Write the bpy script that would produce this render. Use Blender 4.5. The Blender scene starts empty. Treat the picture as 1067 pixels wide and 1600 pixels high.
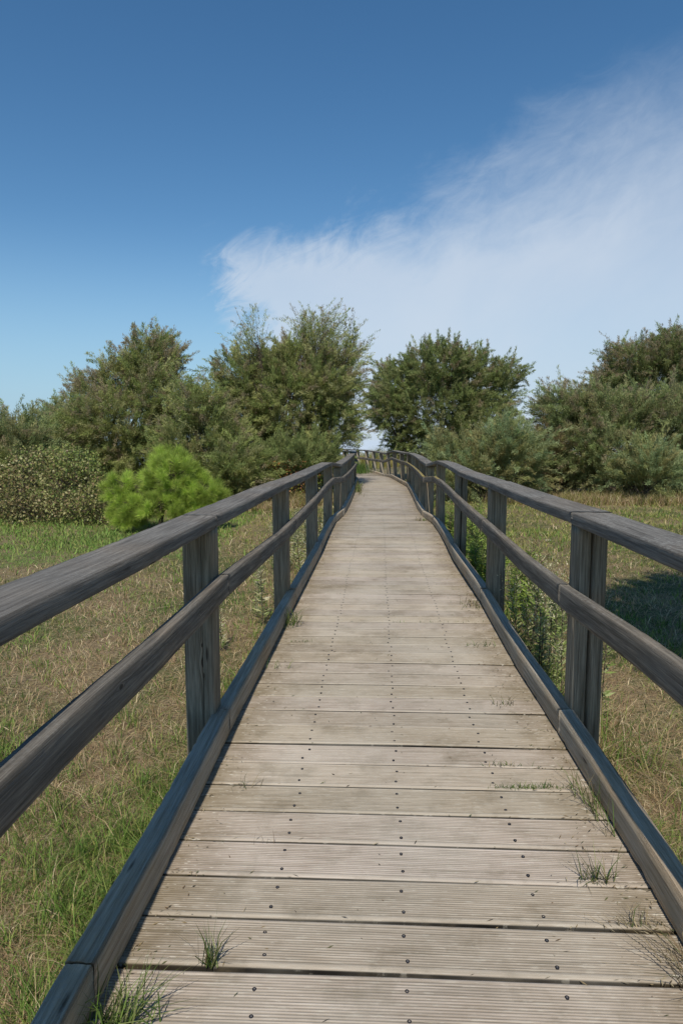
import bpy, math, random
import numpy as np
from mathutils import Vector

SC = bpy.context.scene
COL = SC.collection
R = math.radians

# ------------------------------------------------------------------ camera
cam_d = bpy.data.cameras.new("camera")
cam = bpy.data.objects.new("camera", cam_d)
COL.objects.link(cam)
cam.location = (0, 0, 1.37)
cam.rotation_euler = (R(90 - 6.0), 0, 0)
cam_d.sensor_fit = 'VERTICAL'
cam_d.sensor_height = 36
cam_d.lens = 24.0
cam_d.clip_start = 0.05
cam_d.clip_end = 20000
SC.camera = cam

# ------------------------------------------------------------------ light
SUN_EL, SUN_AZ = R(50), R(4.4)          # the sun stands behind the camera, light travels along the walkway
sd = bpy.data.lights.new("sun", 'SUN')
sd.energy = 4.0
sd.angle = R(0.5)
sd.color = (1.0, 0.93, 0.82)
sun = bpy.data.objects.new("sun", sd)
COL.objects.link(sun)
ldir = Vector((math.sin(SUN_AZ) * math.cos(SUN_EL), math.cos(SUN_AZ) * math.cos(SUN_EL), -math.sin(SUN_EL)))
sun.rotation_euler = ldir.to_track_quat('-Z', 'Y').to_euler()
sun.location = (-2, -10, 20)

SC.view_settings.view_transform = 'Standard'
SC.view_settings.look = 'None'
SC.view_settings.exposure = 0.0
SC.view_settings.gamma = 1.0


class NT:
    """tiny node-tree helper"""
    def __init__(self, tree):
        self.t = tree
    def n(self, typ, **kw):
        nd = self.t.nodes.new(typ)
        for k, v in kw.items():
            if k.startswith('i_'):
                nd.inputs[k[2:].replace('_', ' ')].default_value = v
            else:
                setattr(nd, k, v)
        return nd
    def l(self, a, b):
        self.t.links.new(a, b)
    def val(self, v, sock):
        if hasattr(v, 'is_linked') or hasattr(v, 'links'):
            self.l(v, sock)
        else:
            sock.default_value = v
    def m(self, op, a, b=0.0, c=0.0, clamp=False):
        nd = self.n('ShaderNodeMath', operation=op, use_clamp=clamp)
        self.val(a, nd.inputs[0]); self.val(b, nd.inputs[1]); self.val(c, nd.inputs[2])
        return nd.outputs[0]
    def ramp(self, f, pts, interp='LINEAR'):
        nd = self.n('ShaderNodeValToRGB')
        nd.color_ramp.interpolation = interp
        el = nd.color_ramp.elements
        while len(el) < len(pts):
            el.new(0.5)
        for e, (p, c) in zip(el, pts):
            e.position = p
            e.color = (c[0], c[1], c[2], 1) if hasattr(c, '__len__') else (c, c, c, 1)
        self.l(f, nd.inputs[0])
        return nd.outputs[0]
    def mix(self, f, a, b, mode='MIX'):
        nd = self.n('ShaderNodeMix', data_type='RGBA', blend_type=mode)
        self.val(f, nd.inputs[0])
        for v, s in ((a, nd.inputs[6]), (b, nd.inputs[7])):
            if hasattr(v, 'links'):
                self.l(v, s)
            else:
                s.default_value = (v[0], v[1], v[2], 1)
        return nd.outputs[2]
    def noise(self, vec, scale, detail=4, rough=0.55, dist=0.0):
        nd = self.n('ShaderNodeTexNoise')
        if vec is not None:
            self.l(vec, nd.inputs['Vector'])
        nd.inputs['Scale'].default_value = scale
        nd.inputs['Detail'].default_value = detail
        nd.inputs['Roughness'].default_value = rough
        nd.inputs['Distortion'].default_value = dist
        return nd.outputs['Fac']
    def mapping(self, vec, scale, loc=(0, 0, 0), rot=(0, 0, 0)):
        nd = self.n('ShaderNodeMapping')
        self.l(vec, nd.inputs[0])
        nd.inputs['Scale'].default_value = scale
        nd.inputs['Location'].default_value = loc
        nd.inputs['Rotation'].default_value = rot
        return nd.outputs[0]


# ------------------------------------------------------------------ sky with high thin cloud
W = bpy.data.worlds.new("World")
SC.world = W
W.use_nodes = True
W.node_tree.nodes.clear()
w = NT(W.node_tree)
sky = w.n('ShaderNodeTexSky', sky_type='NISHITA', sun_disc=False)
sky.sun_elevation = SUN_EL
sky.sun_rotation = math.pi + SUN_AZ
sky.altitude = 0
sky.air_density = 1.0
sky.dust_density = 0.15
sky.ozone_density = 2.2
tc = w.n('ShaderNodeTexCoord')
sp = w.n('ShaderNodeSeparateXYZ')
w.l(tc.outputs['Generated'], sp.inputs[0])
ysafe = w.m('MAXIMUM', sp.outputs[1], 0.05)
a = w.m('DIVIDE', sp.outputs[0], ysafe)
b = w.m('DIVIDE', sp.outputs[2], ysafe)
cmb = w.n('ShaderNodeCombineXYZ')
w.l(a, cmb.inputs[0]); w.l(b, cmb.inputs[1])
pv = cmb.outputs[0]
rotv = w.mapping(pv, (1, 1, 1), rot=(0, 0, R(-32)))
st = w.mapping(rotv, (2.0, 3.2, 1))
n1 = w.noise(st, 2.2, 7, 0.6, 0.6)
n2 = w.noise(w.mapping(rotv, (4, 9, 1)), 3.0, 9, 0.68, 1.2)
n3 = w.noise(w.mapping(rotv, (1.2, 2.0, 1), loc=(3, 1, 0)), 2.0, 6, 0.55, 0.3)
# upper edge of the cloud sheet as a curve of a
fc = w.n('ShaderNodeFloatCurve')
cv = fc.mapping.curves[0]
pts = [(0.0, 0.235), (0.28, 0.255), (0.32, 0.275), (0.42, 0.30), (0.565, 0.345), (0.66, 0.40), (0.80, 0.485), (1.0, 0.625)]
while len(cv.points) < len(pts):
    cv.points.new(0.5, 0.5)
for p_, (x_, y_) in zip(cv.points, pts):
    p_.location = (x_, y_)
fc.mapping.update()
a01 = w.m('ADD', a, 0.5, clamp=True)
w.l(a01, fc.inputs['Value'])
edge = fc.outputs[0]
wob = w.m('MULTIPLY', w.m('SUBTRACT', n1, 0.5), 0.22)
wob2 = w.m('MULTIPLY', w.m('SUBTRACT', n2, 0.5), 0.09)
d1 = w.m('ADD', w.m('ADD', w.m('SUBTRACT', edge, b), wob), wob2)
mr = w.n('ShaderNodeMapRange', interpolation_type='SMOOTHSTEP')
w.l(d1, mr.inputs[0]); mr.inputs[1].default_value = -0.02
soft = w.m('ADD', 0.07, w.m('MULTIPLY', w.m('MAXIMUM', a, 0.0), 0.60))
w.l(soft, mr.inputs[2])
# left edge
lft = w.m('ADD', -0.235, w.m('MULTIPLY', w.m('SUBTRACT', 0.30, b), 0.42))
d2 = w.m('ADD', w.m('SUBTRACT', a, lft), w.m('MULTIPLY', w.m('SUBTRACT', n2, 0.5), 0.20))
mr2 = w.n('ShaderNodeMapRange', interpolation_type='SMOOTHSTEP')
w.l(d2, mr2.inputs[0]); mr2.inputs[1].default_value = 0.0; mr2.inputs[2].default_value = 0.085
mk = w.m('MULTIPLY', mr.outputs[0], mr2.outputs[0])
tex = w.n('ShaderNodeMapRange')
w.l(n3, tex.inputs[0]); tex.inputs[1].default_value = 0.3; tex.inputs[2].default_value = 0.75
tex.inputs[3].default_value = 0.66; tex.inputs[4].default_value = 1.0
mk = w.m('MULTIPLY', mk, tex.outputs[0])
front = w.n('ShaderNodeMapRange', interpolation_type='SMOOTHSTEP')
w.l(sp.outputs[1], front.inputs[0]); front.inputs[1].default_value = 0.05; front.inputs[2].default_value = 0.3
mk = w.m('MULTIPLY', mk, front.outputs[0])
mk = w.m('MULTIPLY', mk, 0.84)
hs = w.n('ShaderNodeHueSaturation')
hs.inputs['Saturation'].default_value = 1.24
hs.inputs['Hue'].default_value = 0.4965
hs.inputs['Value'].default_value = 1.08
w.l(sky.outputs[0], hs.inputs['Color'])
low = w.n('ShaderNodeMapRange', interpolation_type='SMOOTHSTEP')
w.l(sp.outputs[2], low.inputs[0]); low.inputs[1].default_value = 0.30; low.inputs[2].default_value = -0.02
low.inputs[3].default_value = 0.0; low.inputs[4].default_value = 0.85
skyc = w.mix(low.outputs[0], hs.outputs[0], (3.1, 5.2, 7.2))
cl = w.mix(mk, skyc, (6.4, 7.15, 8.15))
bg = w.n('ShaderNodeBackground')
bg.inputs[1].default_value = 0.10
w.l(cl, bg.inputs[0])
wo = w.n('ShaderNodeOutputWorld')
w.l(bg.outputs[0], wo.inputs[0])


# ------------------------------------------------------------------ materials
def new_mat(name):
    m_ = bpy.data.materials.new(name)
    m_.use_nodes = True
    m_.node_tree.nodes.clear()
    t = NT(m_.node_tree)
    out = t.n('ShaderNodeOutputMaterial')
    p = t.n('ShaderNodeBsdfPrincipled')
    p.inputs['Specular IOR Level'].default_value = 0.25
    t.l(p.outputs[0], out.inputs[0])
    return m_, t, p, out


def wood_mat(name, dark, mid, light, knots=(), lichen=0.0, yellow=None, bump=0.6, warm=0.3, rough=0.9, crack=0.6):
    """weathered timber; UV x runs along the board in metres, y round it"""
    m_, t, p, out = new_mat(name)
    uv = t.n('ShaderNodeUVMap').outputs[0]
    geo = t.n('ShaderNodeNewGeometry')
    if knots:
        s = t.n('ShaderNodeSeparateXYZ'); t.l(uv, s.inputs[0])
        yy = s.outputs[1]; core = None
        for (kx, ky, kr) in knots:
            dx = t.m('SUBTRACT', s.outputs[0], kx); dy = t.m('SUBTRACT', s.outputs[1], ky)
            q = t.m('ADD', t.m('MULTIPLY', dx, dx), t.m('MULTIPLY', t.m('MULTIPLY', dy, dy), 4.0))
            g = t.m('EXPONENT', t.m('DIVIDE', t.m('MULTIPLY', q, -1.0), (kr * 2.2) ** 2))
            yy = t.m('ADD', yy, t.m('MULTIPLY', t.m('MULTIPLY', g, t.m('SIGN', dy)), -kr * 0.9))
            c = t.m('LESS_THAN', q, (kr * 1.0) ** 2)
            core = c if core is None else t.m('MAXIMUM', core, c)
        cb = t.n('ShaderNodeCombineXYZ')
        t.l(s.outputs[0], cb.inputs[0]); t.l(yy, cb.inputs[1])
        uvk = cb.outputs[0]
    else:
        uvk, core = uv, None
    g1 = t.noise(t.mapping(uvk, (1.2, 34, 1)), 2.0, 6, 0.62, 0.35)
    g2 = t.noise(t.mapping(uvk, (6, 260, 1)), 1.0, 4, 0.7, 0.3)
    g3 = t.noise(t.mapping(uvk, (1.0, 3.0, 1)), 1.6, 3, 0.5)
    ck = t.noise(t.mapping(uvk, (0.9, 42, 1), loc=(7, 3, 0)), 1.0, 3, 0.5, 0.25)
    f = t.m('ADD', t.m('MULTIPLY', g1, 0.45), t.m('ADD', t.m('MULTIPLY', g2, 0.40), t.m('MULTIPLY', g3, 0.15)))
    c = t.ramp(f, [(0.39, dark), (0.49, mid), (0.60, light)])
    wn = t.noise(geo.outputs['Position'], 1.7, 3, 0.5)
    wf = t.m('MULTIPLY', t.ramp(wn, [(0.45, 0.0), (0.65, 1.0)]), warm)
    c = t.mix(wf, c, (1.25, 1.02, 0.78), 'MULTIPLY')
    crk = t.ramp(ck, [(0.69, 0.0), (0.73, 1.0)])
    c = t.mix(t.m('MULTIPLY', crk, crack), c, (0.014, 0.013, 0.012))
    vo = t.n('ShaderNodeTexVoronoi'); t.l(t.mapping(uv, (1.6, 9, 1), loc=(2, 5, 0)), vo.inputs['Vector'])
    vo.inputs['Scale'].default_value = 1.0
    kf = t.ramp(vo.outputs['Distance'], [(0.035, 0.8), (0.075, 0.0)])
    c = t.mix(kf, c, (0.035, 0.027, 0.02))
    if core is not None:
        c = t.mix(t.m('MULTIPLY', core, 0.75), c, (0.03, 0.022, 0.016))
    sepn = t.n('ShaderNodeSeparateXYZ'); t.l(geo.outputs['Normal'], sepn.inputs[0])
    up = t.m('GREATER_THAN', sepn.outputs[2], 0.6)
    if lichen > 0:
        l1 = t.noise(geo.outputs['Position'], 70, 5, 0.65)
        l2 = t.noise(geo.outputs['Position'], 3.0, 3, 0.5)
        lf = t.m('MULTIPLY', t.ramp(l1, [(0.50, 0.0), (0.62, 1.0)]), t.ramp(l2, [(0.35, 0.15), (0.6, 1.0)]))
        c = t.mix(t.m('MULTIPLY', t.m('MULTIPLY', lf, up), lichen), c, (0.33, 0.33, 0.31))
    if yellow:
        l1 = t.noise(geo.outputs['Position'], 14, 6, 0.7)
        sy = t.n('ShaderNodeSeparateXYZ'); t.l(geo.outputs['Position'], sy.inputs[0])
        rng = t.m('MULTIPLY', t.m('GREATER_THAN', sy.outputs[1], yellow[0]), t.m('LESS_THAN', sy.outputs[1], yellow[1]))
        lf = t.m('MULTIPLY', t.m('MULTIPLY', t.ramp(l1, [(0.42, 0.0), (0.58, 0.9)]), up), rng)
        c = t.mix(lf, c, (0.40, 0.31, 0.06))
    t.l(c, p.inputs['Base Color'])
    p.inputs['Roughness'].default_value = rough
    h = t.m('SUBTRACT', t.m('ADD', t.m('MULTIPLY', g1, 0.5), t.m('MULTIPLY', g2, 0.8)), t.m('MULTIPLY', crk, 0.6))
    bp = t.n('ShaderNodeBump'); bp.inputs['Strength'].default_value = bump
    bp.inputs['Distance'].default_value = 0.006
    p.inputs['Specular IOR Level'].default_value = 0.12
    t.l(h, bp.inputs['Height']); t.l(bp.outputs[0], p.inputs['Normal'])
    return m_


def deck_mat():
    m_, t, p, out = new_mat("weathered_decking")
    uv = t.n('ShaderNodeUVMap').outputs[0]
    geo = t.n('ShaderNodeNewGeometry')
    at = t.n('ShaderNodeAttribute', attribute_name='Col')
    rs = t.n('ShaderNodeSeparateColor'); t.l(at.outputs['Color'], rs.inputs[0])
    g1 = t.noise(t.mapping(uv, (1.0, 60, 1)), 2.0, 6, 0.62, 0.5)
    g2 = t.noise(t.mapping(uv, (5, 260, 1)), 1.0, 4, 0.6, 0.2)
    g4 = t.noise(t.mapping(uv, (14, 90, 1)), 1.0, 3, 0.6)
    g3 = t.noise(geo.outputs['Position'], 2.3, 5, 0.6)
    f = t.m('ADD', t.m('MULTIPLY', g1, 0.45), t.m('ADD', t.m('MULTIPLY', g2, 0.3), t.m('MULTIPLY', g3, 0.25)))
    c = t.ramp(f, [(0.36, (0.19, 0.158, 0.11)), (0.47, (0.355, 0.297, 0.228)), (0.56, (0.455, 0.388, 0.308)), (0.66, (0.61, 0.535, 0.44))])
    # each plank its own tone
    tone = t.m('ADD', 0.80, t.m('MULTIPLY', rs.outputs[0], 0.44))
    tn = t.n('ShaderNodeCombineColor')
    t.l(tone, tn.inputs[0]); t.l(t.m('MULTIPLY', tone, 0.995), tn.inputs[1])
    t.l(t.m('MULTIPLY', tone, t.m('ADD', 0.94, t.m('MULTIPLY', rs.outputs[1], 0.12))), tn.inputs[2])
    c = t.mix(1.0, c, tn.outputs[0], 'MULTIPLY')
    # worn flecks on the ribs, dirt in the grooves, painted shade in the plank gaps
    fl = t.m('MULTIPLY', t.ramp(g4, [(0.56, 0.0), (0.66, 1.0)]), 0.35)
    c = t.mix(fl, c, (0.62, 0.58, 0.48))
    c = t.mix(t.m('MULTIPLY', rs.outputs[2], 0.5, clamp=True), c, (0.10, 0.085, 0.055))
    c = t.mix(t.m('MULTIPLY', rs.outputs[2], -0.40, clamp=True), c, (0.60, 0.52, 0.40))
    c = t.mix(t.ramp(t.m('MULTIPLY', rs.outputs[2], 0.333), [(0.3, 0.0), (0.8, 1.0)]), c, (0.014, 0.012, 0.010))  # shade of the gaps painted near black on the lower plank edges
    st = t.noise(geo.outputs['Position'], 5.0, 6, 0.65)
    c = t.mix(t.ramp(st, [(0.52, 0.0), (0.70, 0.55)]), c, (0.15, 0.12, 0.075))
    st2 = t.noise(t.mapping(uv, (2.2, 14, 1), loc=(1, 9, 0)), 1.0, 5, 0.65)
    c = t.mix(t.ramp(st2, [(0.58, 0.0), (0.74, 0.4)]), c, (0.15, 0.13, 0.10))
    wn2 = t.noise(geo.outputs['Position'], 1.3, 4, 0.6)
    mid_ = t.m('MULTIPLY', t.ramp(at.outputs['Alpha'], [(0.0, 1.0), (0.02, 0.8), (0.3, 0.0)]), t.ramp(wn2, [(0.4, 0.0), (0.62, 0.30)]))
    c = t.mix(mid_, c, (0.56, 0.52, 0.44))
    # green-brown dirt towards both kerbs (A)
    dn = t.noise(geo.outputs['Position'], 9.0, 5, 0.6)
    df = t.m('MULTIPLY', at.outputs['Alpha'], t.ramp(dn, [(0.35, 0.15), (0.62, 0.9)]))
    c = t.mix(df, c, (0.17, 0.13, 0.075))
    fk = t.noise(t.mapping(uv, (22, 150, 1), loc=(3, 0, 0)), 1.0, 3, 0.6)
    ff = t.m('MULTIPLY', t.ramp(fk, [(0.60, 0.0), (0.66, 1.0)]), t.ramp(at.outputs['Alpha'], [(0.0, 0.25), (0.5, 0.7), (1.0, 0.6)]))
    c = t.mix(ff, c, (0.60, 0.56, 0.47))
    t.l(c, p.inputs['Base Color'])
    p.inputs['Roughness'].default_value = 0.62
    bp = t.n('ShaderNodeBump'); bp.inputs['Strength'].default_value = 0.55
    bp.inputs['Distance'].default_value = 0.002
    t.l(t.m('ADD', g1, t.m('ADD', g2, g4)), bp.inputs['Height']); t.l(bp.outputs[0], p.inputs['Normal'])
    return m_


def leaf_mat(name, transl=0.3, rough=0.55, spec=0.25):
    m_, t, p, out = new_mat(name)
    at = t.n('ShaderNodeAttribute', attribute_name='Col')
    t.l(at.outputs['Color'], p.inputs['Base Color'])
    p.inputs['Roughness'].default_value = rough
    p.inputs['Specular IOR Level'].default_value = spec
    tr = t.n('ShaderNodeBsdfTranslucent')
    t.l(at.outputs['Color'], tr.inputs[0])
    ms = t.n('ShaderNodeMixShader'); ms.inputs[0].default_value = transl
    t.l(p.outputs[0], ms.inputs[1]); t.l(tr.outputs[0], ms.inputs[2])
    t.l(ms.outputs[0], out.inputs[0])
    return m_


def flat_mat(name, col, rough=0.7, nscale=12, var=0.35, metallic=0.0):
    m_, t, p, out = new_mat(name)
    geo = t.n('ShaderNodeNewGeometry')
    nz = t.noise(geo.outputs['Position'], nscale, 5, 0.6)
    lo = tuple(c * (1 - var) for c in col); hi = tuple(min(1, c * (1 + var)) for c in col)
    t.l(t.ramp(nz, [(0.35, lo), (0.65, hi)]), p.inputs['Base Color'])
    p.inputs['Roughness'].default_value = rough
    p.inputs['Metallic'].default_value = metallic
    return m_


def ground_mat():
    m_, t, p, out = new_mat("dry_meadow_soil")
    pos = t.n('ShaderNodeNewGeometry').outputs['Position']
    a1 = t.noise(pos, 0.55, 5, 0.6, 0.4)
    a2 = t.noise(pos, 6, 6, 0.65)
    a3 = t.noise(pos, 45, 5, 0.7)
    straw = t.ramp(a3, [(0.3, (0.09, 0.062, 0.034)), (0.5, (0.24, 0.18, 0.10)), (0.7, (0.42, 0.33, 0.19))])
    green = t.ramp(a3, [(0.3, (0.03, 0.042, 0.012)), (0.5, (0.085, 0.11, 0.03)), (0.7, (0.16, 0.19, 0.06))])
    f = t.m('ADD', t.m('MULTIPLY', a1, 0.7), t.m('MULTIPLY', a2, 0.3))
    c = t.mix(t.ramp(f, [(0.44, 0.0), (0.58, 1.0)]), straw, green)
    t.l(c, p.inputs['Base Color'])
    p.inputs['Roughness'].default_value = 0.9
    bp = t.n('ShaderNodeBump'); bp.inputs['Strength'].default_value = 0.8
    bp.inputs['Distance'].default_value = 0.03
    t.l(t.m('ADD', a2, a3), bp.inputs['Height']); t.l(bp.outputs[0], p.inputs['Normal'])
    return m_


def sea_mat():
    m_, t, p, out = new_mat("calm_sea_water")
    pos = t.n('ShaderNodeNewGeometry').outputs['Position']
    p.inputs['Base Color'].default_value = (0.62, 0.68, 0.74, 1)
    p.inputs['Roughness'].default_value = 0.25
    p.inputs['Specular IOR Level'].default_value = 0.5
    bp = t.n('ShaderNodeBump'); bp.inputs['Strength'].default_value = 0.25
    bp.inputs['Distance'].default_value = 0.2
    t.l(t.noise(pos, 0.6, 5, 0.6), bp.inputs['Height']); t.l(bp.outputs[0], p.inputs['Normal'])
    return m_


G = lambda r, g, b: (r, g, b)
M_CAP = wood_mat("weathered_handrail_timber", G(.092, .086, .078), G(.155, .146, .132), G(.265, .25, .225), lichen=0.25, bump=0.8)
M_CAPR = wood_mat("lichened_handrail_timber", G(.092, .087, .079), G(.155, .147, .134), G(.265, .252, .23), lichen=0.75, bump=0.8)
M_MIDR = wood_mat("weathered_mid_rail_timber", G(.085, .076, .063), G(.148, .135, .114), G(.265, .24, .20), lichen=0.5, yellow=(10.4, 20.5), bump=0.7)
M_MID = wood_mat("weathered_dark_rail_timber", G(.082, .075, .064), G(.142, .130, .113), G(.27, .245, .205), lichen=0.2, bump=0.7)
M_MIDK = wood_mat("weathered_knotty_rail_timber", G(.082, .075, .064), G(.142, .130, .113), G(.27, .245, .205), lichen=0.2, bump=0.7,
                  knots=((1.75, 0.252, 0.013), (2.55, 0.235, 0.006)))
M_KERB = wood_mat("weathered_kerb_timber", G(.24, .20, .145), G(.37, .32, .245), G(.52, .465, .375), lichen=0.25, bump=1.0, warm=0.5)
M_POST = wood_mat("weathered_post_timber", G(.11, .094, .067), G(.215, .186, .138), G(.38, .335, .255), bump=0.9, warm=0.5)
M_POSTF = wood_mat("sunlit_tone_post_timber", G(.16, .14, .105), G(.34, .30, .23), G(.50, .45, .36), bump=0.7, warm=0.3)  # paler post timber, sunlight on the far right posts put into the colour
M_POSTK = wood_mat("weathered_knotty_post_timber", G(.11, .094, .067), G(.215, .186, .138), G(.38, .335, .255), bump=0.9, warm=0.4,
                   knots=((0.37, 0.168, 0.026), (0.31, 0.155, 0.014), (0.45, 0.175, 0.010)))
M_DECK = deck_mat()
M_SCREW = flat_mat("dark_steel", (0.035, 0.036, 0.045), 0.45, 60, 0.3, 0.6)
M_SCREWC = flat_mat("worn_steel", (0.20, 0.19, 0.18), 0.5, 60, 0.3, 0.3)
M_LEAF = leaf_mat("feathery_tamarisk_foliage", 0.38, 0.6, 0.2)
M_BRAM = leaf_mat("bramble_leaves", 0.25, 0.45, 0.35)
M_NEED = leaf_mat("pine_needles", 0.4, 0.5, 0.3)
M_GRASS = leaf_mat("grass_blades", 0.3, 0.6, 0.2)
M_BARK = flat_mat("tamarisk_bark", (0.085, 0.068, 0.052), 0.9, 14, 0.45)
M_GROUND = ground_mat()
M_SEA = sea_mat()


# ------------------------------------------------------------------ mesh helpers
def np_mesh(name, V, F, mat, parent=None, col=None, uv=None, smooth=False, ngon=None):
    """V (n,3); F list of (m,k) index arrays"""
    me = bpy.data.meshes.new(name)
    V = np.asarray(V, dtype=np.float32)
    if not isinstance(F, list):
        F = [F]
    F = [np.asarray(f, dtype=np.int32) for f in F if len(f)]
    loops = np.concatenate([f.ravel() for f in F])
    tot = np.concatenate([np.full(len(f), f.shape[1], dtype=np.int32) for f in F])
    start = np.concatenate([[0], np.cumsum(tot)[:-1]]).astype(np.int32)
    me.vertices.add(len(V)); me.vertices.foreach_set('co', V.ravel())
    me.loops.add(len(loops)); me.loops.foreach_set('vertex_index', loops)
    me.polygons.add(len(tot)); me.polygons.foreach_set('loop_start', start)
    me.polygons.foreach_set('loop_total', tot)
    me.update(calc_edges=True)
    if col is not None:
        ca = me.color_attributes.new('Col', 'FLOAT_COLOR', 'POINT')
        c = np.ones((len(V), 4), dtype=np.float32)
        c[:, :col.shape[1]] = col
        ca.data.foreach_set('color', c.ravel())
    if uv is not None:
        ul = me.uv_layers.new(name='UVMap')
        ul.data.foreach_set('uv', np.asarray(uv, dtype=np.float32)[loops].ravel())
    if smooth:
        me.polygons.foreach_set('use_smooth', np.ones(len(tot), dtype=bool))
    me.materials.append(mat)
    me.validate()
    o = bpy.data.objects.new(name, me)
    COL.objects.link(o)
    if parent is not None:
        o.parent = parent
    return o


def thing(name, label, cat, loc=(0, 0, 0), group=None):
    o = bpy.data.objects.new(name, None)
    o.empty_display_size = 0.2
    COL.objects.link(o)
    o.location = loc
    o['label'] = label; o['category'] = cat
    if group:
        o['group'] = group
    return o


def tag(o, label, cat, group=None):
    o['label'] = label; o['category'] = cat
    if group:
        o['group'] = group
    return o


def resample(P, step):
    P = np.asarray(P, float)
    seg = np.linalg.norm(np.diff(P, axis=0), axis=1)
    s = np.concatenate([[0], np.cumsum(seg)])
    n = max(2, int(math.ceil(s[-1] / step)) + 1)
    q = np.linspace(0, s[-1], n)
    return np.stack([np.interp(q, s, P[:, i]) for i in range(3)], 1)


def board(name, P, w_, h_, side, mat, parent, step=0.06, bev=0.006, rough=0.0014, seed=0, gapcut=0.002, roll=0.0):
    """a plank laid along P (points = inner top edge), width w_ outward (side=-1 left, +1 right), hanging h_ down"""
    rg = np.random.default_rng(seed)
    P = resample(P, step)
    T = np.gradient(P[:, :2], axis=0)
    T /= np.linalg.norm(T, axis=1)[:, None]
    P[0, :2] += T[0] * gapcut; P[-1, :2] -= T[-1] * gapcut
    N = np.stack([T[:, 1], -T[:, 0]], 1) * side              # outward
    e = bev
    nx = 5; ny = 4
    prof = []
    for i in range(nx + 1):
        prof.append((e + (w_ - 2 * e) * i / nx, 0.0))
    for i in range(ny + 1):
        prof.append((w_, -e - (h_ - 2 * e) * i / ny))
    for i in range(nx + 1):
        prof.append((w_ - e - (w_ - 2 * e) * i / nx, -h_))
    for i in range(ny + 1):
        prof.append((0.0, -h_ + e + (h_ - 2 * e) * i / ny))
    prof = np.array(prof); k = len(prof); n = len(P)
    peri = np.concatenate([[0], np.cumsum(np.linalg.norm(np.diff(prof, axis=0), axis=1))])
    u = np.tile(prof[:, 0], (n, 1)); v = np.tile(prof[:, 1], (n, 1))
    # lengthwise streaky wear + long waves
    wear = rg.normal(0, rough, (1, k)) + np.cumsum(rg.normal(0, rough * 0.25, (n, k)), 0) * 0.25
    wear = np.clip(wear, -rough * 2.5, rough * 2.5)
    cx, cy = w_ / 2, -h_ / 2
    du, dv = u - cx, v - cy
    ln = np.sqrt(du ** 2 + dv ** 2)
    u += du / ln * wear; v += dv / ln * wear
    corner = (np.minimum(prof[:, 0], w_ - prof[:, 0]) <= e + 1e-6) & (np.minimum(-prof[:, 1], h_ + prof[:, 1]) <= e + 1e-6)
    chip = np.clip(rg.normal(0, 1, (n, k)) - 0.8, 0, 2) * e * 0.35 * corner
    u -= np.sign(du) * chip; v -= np.sign(dv) * chip
    v += roll * (u - 0.0)
    V = np.zeros((n, k, 3))
    V[..., 0] = P[:, None, 0] + N[:, None, 0] * u
    V[..., 1] = P[:, None, 1] + N[:, None, 1] * u
    V[..., 2] = P[:, None, 2] + v
    s = np.concatenate([[0], np.cumsum(np.linalg.norm(np.diff(P, axis=0), axis=1))]) + P[0, 1]
    uv = np.stack([np.repeat(s, k) + 0.0, np.tile(peri, n) + seed * 1.37 % 5.0 * (0 if mat is M_MIDK else 1)], 1)
    i, j = np.meshgrid(np.arange(n - 1), np.arange(k), indexing='ij')
    j2 = (j + 1) % k
    A = np.stack([i * k + j, (i + 1) * k + j, (i + 1) * k + j2, i * k + j2], -1).reshape(-1, 4)
    if side < 0:
        A = A[:, ::-1]
    V = V.reshape(-1, 3)
    # end caps
    caps = []
    for r0, fl in ((0, side > 0), ((n - 1) * k, side < 0)):
        ids = np.arange(k) + r0
        caps.append(ids[::-1] if fl else ids)
    F = [A[:, ::-1], np.array([caps[0][::-1]]), np.array([caps[1][::-1]])]
    return np_mesh(name, V, F, mat, parent, uv=uv)


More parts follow.
